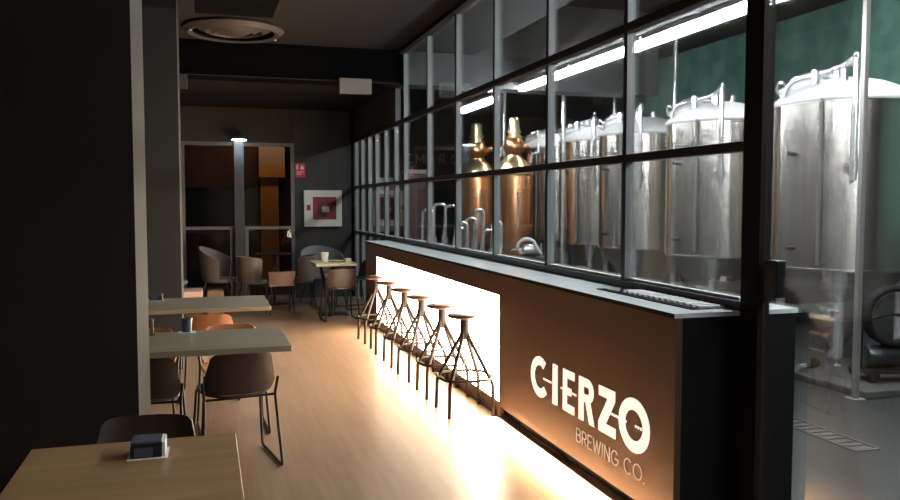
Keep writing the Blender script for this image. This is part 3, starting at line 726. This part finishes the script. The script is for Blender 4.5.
# ------------------------------------------------------------ fermenting tanks
def make_tank():
    t = thing('fermentation_tank', '', 'tank', (0, 0, 0))
    r = .64
    prof = [(.075, .16), (.09, .20), (r - .02, .93), (r + .008, .945), (r + .008, .965), (r, .97), (r, 2.50), (r + .004, 2.505), (r + .004, 2.52), (r - .02, 2.525)]
    obj('vessel', lathe(B(), prof, n=72), M['stainless'], t, True)
    prof = [(r + .012, 2.526), (r + .018, 2.545), (r + .006, 2.575), (r - .10, 2.66), (r - .28, 2.74), (.18, 2.785), (0, 2.795)]
    obj('lid', lathe(B(), prof, n=72, cap=True), M['lidsteel'], t, True)
    # hatch on the shoulder towards the aisle (-x), with clamp and bow handle
    mt = Matrix.Translation((-.40, .12, 2.69)) @ Matrix.Rotation(-.32, 4, 'Y')
    h = obj('hatch', lathe(B(), [(0, -.03), (.19, -.03), (.20, .0), (.21, .02), (.205, .045), (.15, .065), (0, .07)], n=36, cap=False, mtx=mt), M['lidsteel'], t, True)
    bm = B(); tube(bm, [mt @ Vector((-.20 + .0, .03 + .07 * math.cos(a), .06 + .07 * math.sin(a))) for a in [k * 2 * PI / 16 for k in range(16)]], .012, 8, closed=True)
    obj('clamp_wheel', bm, M['pipesteel'], h, True)
    bm = B(); tube(bm, smooth_path([mt @ Vector((-.18, 0, .04)), mt @ Vector((-.05, 0, .13)), mt @ Vector((.17, 0, .12)), mt @ Vector((.22, 0, .03))], .04), .016, 8)
    obj('hatch_handle', bm, M['pipesteel'], h, True)
    # spray pipe arching off the lid and running down the front of the vessel
    a = math.radians(235); c, s = math.cos(a), math.sin(a); R = r + .055
    p = [(-.12, -.05, 2.78), (-.12, -.05, 2.88), (c * (R - .12), s * (R - .12), 2.86), (c * R, s * R, 2.93), (c * R, s * R, 2.60), (c * R, s * R, 1.78)]
    bm = tube(B(), smooth_path(p, .07, 6), .027, 12)
    obj('spray_pipe', bm, M['pipesteel'], t, True)
    bm = B(); tube(bm, [(c * R, s * R, 1.97), (c * R, s * R, 1.87)], .045, 14); tube(bm, [(c * R - .07 * s, s * R + .07 * c, 1.92), (c * R + .07 * s, s * R - .07 * c, 1.92)], .016, 8)
    obj('pipe_valve', bm, M['pipesteel'], t, True)
    bm = B(); tube(bm, smooth_path([(-.12, -.05, 2.80), (-.30, .25, 2.86), (.1, .42, 2.84), (.35, .20, 2.80)], .12, 6), .022, 10)
    tube(bm, smooth_path([(-.60, .10, 2.60), (-.60, .05, 2.74), (-.30, -.28, 2.84), (c * (R - .06), s * (R - .06), 2.90)], .08, 6), .026, 10)
    tube(bm, [(-.45, -.12, 2.70), (-.45, -.12, 2.83)], .04, 12); tube(bm, [(-.28, -.30, 2.72), (-.28, -.30, 2.84)], .032, 12)
    tube(bm, [(-.12, -.05, 2.78), (-.12, -.05, 2.90)], .05, 14); tube(bm, [(.05, -.15, 2.77), (.05, -.15, 2.86)], .035, 12)
    obj('top_pipework', bm, M['pipesteel'], t, True)
    # second vertical line and jacket ports
    a2 = math.radians(211); c2, s2 = math.cos(a2), math.sin(a2)
    bm = tube(B(), [(c2 * (r + .03), s2 * (r + .03), 2.54), (c2 * (r + .03), s2 * (r + .03), 1.0)], .016, 8)
    obj('gauge_line', bm, M['gaugeline'], t, True)
    a3 = math.radians(186); bm = B()
    for z in (1.15, 2.05): tube(bm, [(math.cos(a3) * (r - .01), math.sin(a3) * (r - .01), z), (math.cos(a3) * (r + .06), math.sin(a3) * (r + .06), z)], .022, 10)
    obj('jacket_port', bm, M['rod'], t, True)
    for k, ang in enumerate((228, 318, 48, 138)):
        a = math.radians(ang); c, s = math.cos(a), math.sin(a); q = .53
        bm = tube(B(), [(c * q, s * q, .95), (c * q, s * q, .12)], .043, 16)
        lathe(bm, [(.0, .06), (.035, .06), (.018, .075), (.016, .12), (0, .12)], c=(c * q, s * q, 0), n=12, cap=False)
        tube(bm, [(c * (q + .01), s * (q + .01), .955), (c * q, s * q, .70)], [.10, .043], 16)
        obj('leg', bm, M['pipesteel'], t, True)
    bm = B(); tube(bm, smooth_path([(0, 0, .18), (0, 0, .12), (-.22, -.18, .12)], .06), .045, 14)
    lathe(bm, [(.06, -.01), (.065, 0), (.06, .02)], c=(0, 0, .17), n=20)
    obj('outlet_pipe', bm, M['pipesteel'], t, True)
    bm = B(); tube(bm, [(-.20, -.20, .55), (-.52, -.36, .60)], .025, 12); tube(bm, [(-.40, -.30, .585), (-.42, -.31, .50)], .04, 12); tube(bm, [(-.45, -.20, .60), (-.39, -.42, .57)], .012, 8)
    obj('racking_valve', bm, M['pipesteel'], t, True)
    return t
tk = make_tank(); tl = ['nearest stainless fermentation tank, right of the thick post', 'stainless fermentation tank just left of the thick post', 'stainless fermentation tank in the middle of the row behind the glass', 'stainless fermentation tank right of the copper stills', 'farthest stainless fermentation tank, only its lid edge showing']
for i, y in enumerate((6.433, 8.387, 10.155, 11.50, 13.05)):
    if i == 0: s = tk; s.location = (6, y, 0); s['label'] = tl[0]; s['group'] = 'row of fermentation tanks'
    else: s = dup(tk, (6, y, 0), 0, tl[i])
tag(obj('plinth', box(5.05, 7.2, 5.10, 14.2, 0.0, 0.06), M['plinth'], bevel=.01), 'low dark concrete plinth under the fermentation tanks', 'plinth')
t = thing('steel_column', 'slim steel column in front of the nearest tank', 'column', (4.98, 5.13, 0))
obj('shaft', box(-.022, .022, -.022, .022, .012, 4.199), M['gaugeline'], t, bevel=.006)
obj('base_plate', box(-.055, .055, -.055, .055, 0, .0118), M['postgrey'], t)
for y, zt, lab in ((9.40, 4.199, 'thin bright vent pipe dropping from the ceiling between two tanks'), (11.0, 4.199, 'thin grey vent pipe behind the second window post')):
    t = tag(obj('vent_pipe', tube(B(), [(6.0 if y < 10 else 5.98, y, zt), (6.0 if y < 10 else 5.98, y, 2.35 if y < 10 else 2.83)], .024, 12), M['pipesteel'], smooth=True), lab, 'pipe', 'vent pipes over the tanks')
tag(obj('vent_pipe', tube(B(), [(5.0, 10.72, 4.199), (5.0, 10.72, 0.001)], .030, 12), M['pipesteel'], smooth=True), 'bright steel pipe running floor to ceiling left of the tanks', 'pipe', 'vent pipes over the tanks')
tag(obj('vent_pipe', tube(B(), [(4.85, 12.75, 4.199), (4.85, 12.75, 0.001)], .030, 12), M['pipesteel'], smooth=True), 'bright steel pipe running floor to ceiling between the copper stills', 'pipe', 'vent pipes over the tanks')
# drain channel
t = thing('drain_channel', 'narrow steel floor drain grating in front of the tanks', 'drain', (3.92, 4.02, 0))
bm = B(); bx(bm, 0, .02, 0, 5.5, .0005, .008); bx(bm, .18, .20, 0, 5.5, .0005, .008); bx(bm, .02, .18, 0, .02, .0005, .008)
obj('frame', bm, M['grating'], t)
bm = B()
for k in range(67): bx(bm, .03, .17, .03 + k * .08, .075 + k * .08, .0005, .006)
obj('grating', bm, M['grating'], t)
# transfer pump trolley
t = thing('transfer_pump', 'black transfer pump trolley with a coiled hose right of the steel column', 'pump', (5.62, 5.42, .06), -.3)
obj('base_frame', box(-.28, .28, -.13, .13, .07, .10), M['rod'], t, bevel=.005)
for sx in (-.22, .22):
    for sy in (-.13, .13):
        obj('wheel', lathe(B(), [(0, -.015), (.055, -.015), (.06, 0), (.055, .015), (0, .015)], n=20, cap=False, mtx=Matrix.Translation((sx, sy * 1.15, .06)) @ Matrix.Rotation(PI / 2, 4, 'X')), M['rubber'], t, True)
obj('motor', lathe(B(), [(0, -.16), (.09, -.16), (.10, -.14), (.10, .12), (.08, .16), (0, .16)], n=24, cap=False, mtx=Matrix.Translation((-.05, 0, .205)) @ Matrix.Rotation(PI / 2, 4, 'Y')), M['blackpl'], t, True)
obj('pump_head', lathe(B(), [(0, -.04), (.08, -.04), (.085, 0), (.08, .04), (0, .04)], n=24, cap=False, mtx=Matrix.Translation((.17, 0, .205)) @ Matrix.Rotation(PI / 2, 4, 'Y')), M['pipesteel'], t, True)
bm = B(); pts = []
for k in range(64):
    a = k / 64 * 3 * 2 * PI; pts.append((.24 * math.cos(a), -.05 + .035 * (k / 21.0 - 1.5), .56 + .24 * math.sin(a)))
tube(bm, pts, .026, 10); obj('hose', bm, M['rubber'], t, True)
bm = tube(B(), smooth_path([(-.25, 0, .10), (-.25, 0, .50), (0, 0, .58), (.25, 0, .50), (.25, 0, .10)], .1), .014, 8)
obj('hose_hoop', bm, M['rod'], t, True)
t = thing('hose_coupling', 'small steel hose coupling lying at the foot of the nearest tank', 'coupling', (5.16, 5.95, .06))
obj('coupling_body', tube(B(), [(-.04, 0, .03), (.06, .03, .03)], .028, 14), M['pipesteel'], t, True)
obj('hose_end', tube(B(), smooth_path([(.0605, .03, .03), (.3, .12, .03), (.35, .25, .03)], .1), .025, 10), M['rubber'], t, True)

# ------------------------------------------------------------ copper stills and far equipment
def still(label, x, y, sc, arm):
    t = thing('copper_still', label, 'still', (x, y, 0), group='copper stills')
    k = sc
    obj('pot', lathe(B(), [(.10, .30), (.42 * k, .42), (.44 * k, .50), (.44 * k, 1.98), (.43 * k, 2.0)], n=48), M['copper'], t, True)
    obj('shoulder', lathe(B(), [(.45 * k, 2.0), (.46 * k, 2.03), (.43 * k, 2.10), (.30 * k, 2.22), (.20 * k, 2.28), (.18 * k, 2.32)], n=48), M['brass'], t, True)
    obj('onion', lathe(B(), [(.15 * k, 2.32), (.22 * k, 2.38), (.24 * k, 2.45), (.21 * k, 2.53), (.15 * k, 2.58)], n=40), M['copper'], t, True)
    cbm = lathe(B(), [(.17 * k, 2.58), (.17 * k, 2.62), (.13 * k, 2.62), (.13 * k, 2.67), (.16 * k, 2.67), (.16 * k, 2.70), (.13 * k, 2.70), (.115 * k, 2.88), (.06 * k, 2.91)], n=36)
    obj('column', cbm, M['brass'], t, True)
    for q in range(3):
        a = q * 2 * PI / 3 + .5
        obj('leg', tube(B(), [(.36 * k * math.cos(a), .36 * k * math.sin(a), .45), (.36 * k * math.cos(a), .36 * k * math.sin(a), .002)], .035, 12), M['pipesteel'], t, True)
    bm = B(); tube(bm, smooth_path(arm, .10, 8), .055 * k, 14); obj('lyne_arm', bm, M['copper'], t, True)
    bm = B(); tube(bm, smooth_path([(.30 * k, -.2, 2.2), (.32 * k, -.25, 2.34), (.44 * k, -.25, 2.34), (.46 * k, -.25, 2.50)], .04), .022, 10)
    tube(bm, [(-.05, -.46 * k, 1.2), (-.05, -.46 * k, 1.75)], .016, 8)
    obj('sight_glass', bm, M['pipesteel'], t, True)
    return t
still('tall copper still with brass column, right of the pair', 4.60, 11.66, .68, [(0, 0, 2.42), (.22, .0, 2.46), (.30, .1, 2.40), (.30, .1, 2.0)])
still('copper still with arched copper pipe, left of the pair', 4.36, 12.75, .76, [(0, .0, 2.3), (.14, -.10, 2.42), (.22, -.16, 2.50), (.30, -.20, 2.42), (.30, -.20, .40)])
# kettle pump with looping white hose at the foot of the right still
t = thing('hose_pump', 'small pump with a looping white hose on a cabinet below the right copper still', 'pump', (4.30, 10.35, 0))
obj('stand', box(-.26, .26, -.18, .18, 0, .84), M['darkwin'], t, bevel=.01)
obj('pump_body', lathe(B(), [(0, -.10), (.07, -.10), (.08, -.06), (.08, .08), (.06, .12), (0, .12)], n=24, cap=False, mtx=Matrix.Translation((.03, 0, .925)) @ Matrix.Rotation(PI / 2, 4, 'Y')), M['pipesteel'], t, True)
bm = tube(B(), smooth_path([(-.12, -.05, .88), (-.20, -.07, .98), (-.10, -.09, 1.09), (.04, -.09, 1.07), (.10, -.07, .96), (.18, -.05, .87)], .07, 6), .024, 10)
obj('white_hose', bm, M['white'], t, True)
bm = B(); tube(bm, [(.2, 0, .86), (.2, 0, 1.02)], .012, 8); tube(bm, [(-.22, .05, .93), (.24, .05, .93)], .012, 8)
obj('hose_rail', bm, M['pipesteel'], t, True)
# pipe manifolds in front of the stills
def manifold(label, x, y, seed, n=4):
    rnd = random.Random(seed); t = thing('pipe_manifold', label, 'pipework', (x, y, 0), group='pipe manifolds by the stills')
    obj('skid', box(-.35, .35, -.15, .15, 0, .30), M['darkwin'], t, bevel=.01)
    for k in range(n):
        xx = -.28 + k * .56 / (n - 1); h = 1.15 + rnd.random() * .5; w2 = .12 + .06 * rnd.random()
        bm = tube(B(), smooth_path([(xx, 0, .301), (xx, 0, h), (xx + w2, -.05, h + .02), (xx + w2, -.05, h - .35), (xx + w2 * .4, -.08, .62)], .07, 6), .026, 12)
        o = obj('pipe', bm, M['pipesteel'], t, True)
        bm = B(); tube(bm, [(xx, 0, h * .62), (xx, 0, h * .62 + .08)], .05, 14); tube(bm, [(xx - .02, -.06, h * .66), (xx - .09, -.12, h * .66 + .04)], .012, 8)
        obj('valve', bm, M['pipesteel'], o, True)
    return t
manifold('cluster of steel pipes and valves in front of the left copper still', 3.85, 11.35, 3, 5)
manifold('cluster of steel pipes and valves beside the maroon machine', 3.55, 12.2, 5, 4)
t = thing('control_cabinet', 'light grey machine with dark square openings near the end wall', 'machine', (3.45, 14.9, 0))
obj('body', box(-.42, .42, -.25, .25, 0, 2.05), M['cabinet'], t, bevel=.01)
for x0, x1, z0, z1 in ((-.34, -.05, 1.25, 1.75), (.08, .34, 1.35, 1.75), (-.34, -.06, .45, 1.05), (.10, .34, .25, 1.0)):
    obj('opening', box(x0, x1, -.262, -.251, z0, z1), M['darkwin'], t)
obj('gauge', lathe(B(), [(0, 0), (.06, 0), (.06, .02), (0, .02)], n=20, cap=False, mtx=Matrix.Translation((.02, -.251, 1.18)) @ Matrix.Rotation(PI / 2, 4, 'X')), M['rod'], t, True)
t = thing('malt_mill', 'tall maroon machine cabinet between the grey machine and the stills', 'machine', (3.62, 14.0, 0))
obj('body', box(-.27, .25, -.25, .25, .08, 2.1), M['maroon'], t, bevel=.01)
obj('top_hood', box(-.20, .25, -.2, .2, 2.101, 2.17), M['cabinet'], t, bevel=.01)
for sx in (-.22, .20):
    for sy in (-.2, .2): obj('foot', box(sx - .03, sx + .03, sy - .03, sy + .03, 0, .0795), M['rod'], t)
obj('door', box(-.22, .20, -.262, -.251, .5, 1.5), M['maroon'], t, bevel=.003)
# faint grey letters on the brewery end wall
bm = B()
def wstroke(st):
    wd = .035
    for a, b in zip(st, st[1:]):
        dx, dz = b[0] - a[0], b[1] - a[1]; L = math.hypot(dx, dz) or 1; nx, nz = -dz / L * wd / 2, dx / L * wd / 2
        v = [bm.verts.new((p[0], 17.99, p[1])) for p in ((a[0] - nx, a[1] - nz), (a[0] + nx, a[1] + nz), (b[0] + nx, b[1] + nz), (b[0] - nx, b[1] - nz))]
        f = bm.faces.new(v); ex = bmesh.ops.extrude_face_region(bm, geom=[f]); bmesh.ops.translate(bm, vec=(0, .006, 0), verts=[q for q in ex['geom'] if isinstance(q, bmesh.types.BMVert)])
text(lambda st: wstroke([(p[0], p[1] + 2.50) for p in st]), 'CMD', 4.45, .20, 1.15)
text(lambda st: wstroke([(p[0], p[1] + 2.50) for p in st]), 'R C', 5.25, .20, 1.15)
tag(obj('wall_lettering', bm, M['signpaint']), 'faint grey capital letters on the dark wall at the end of the brewery', 'lettering')
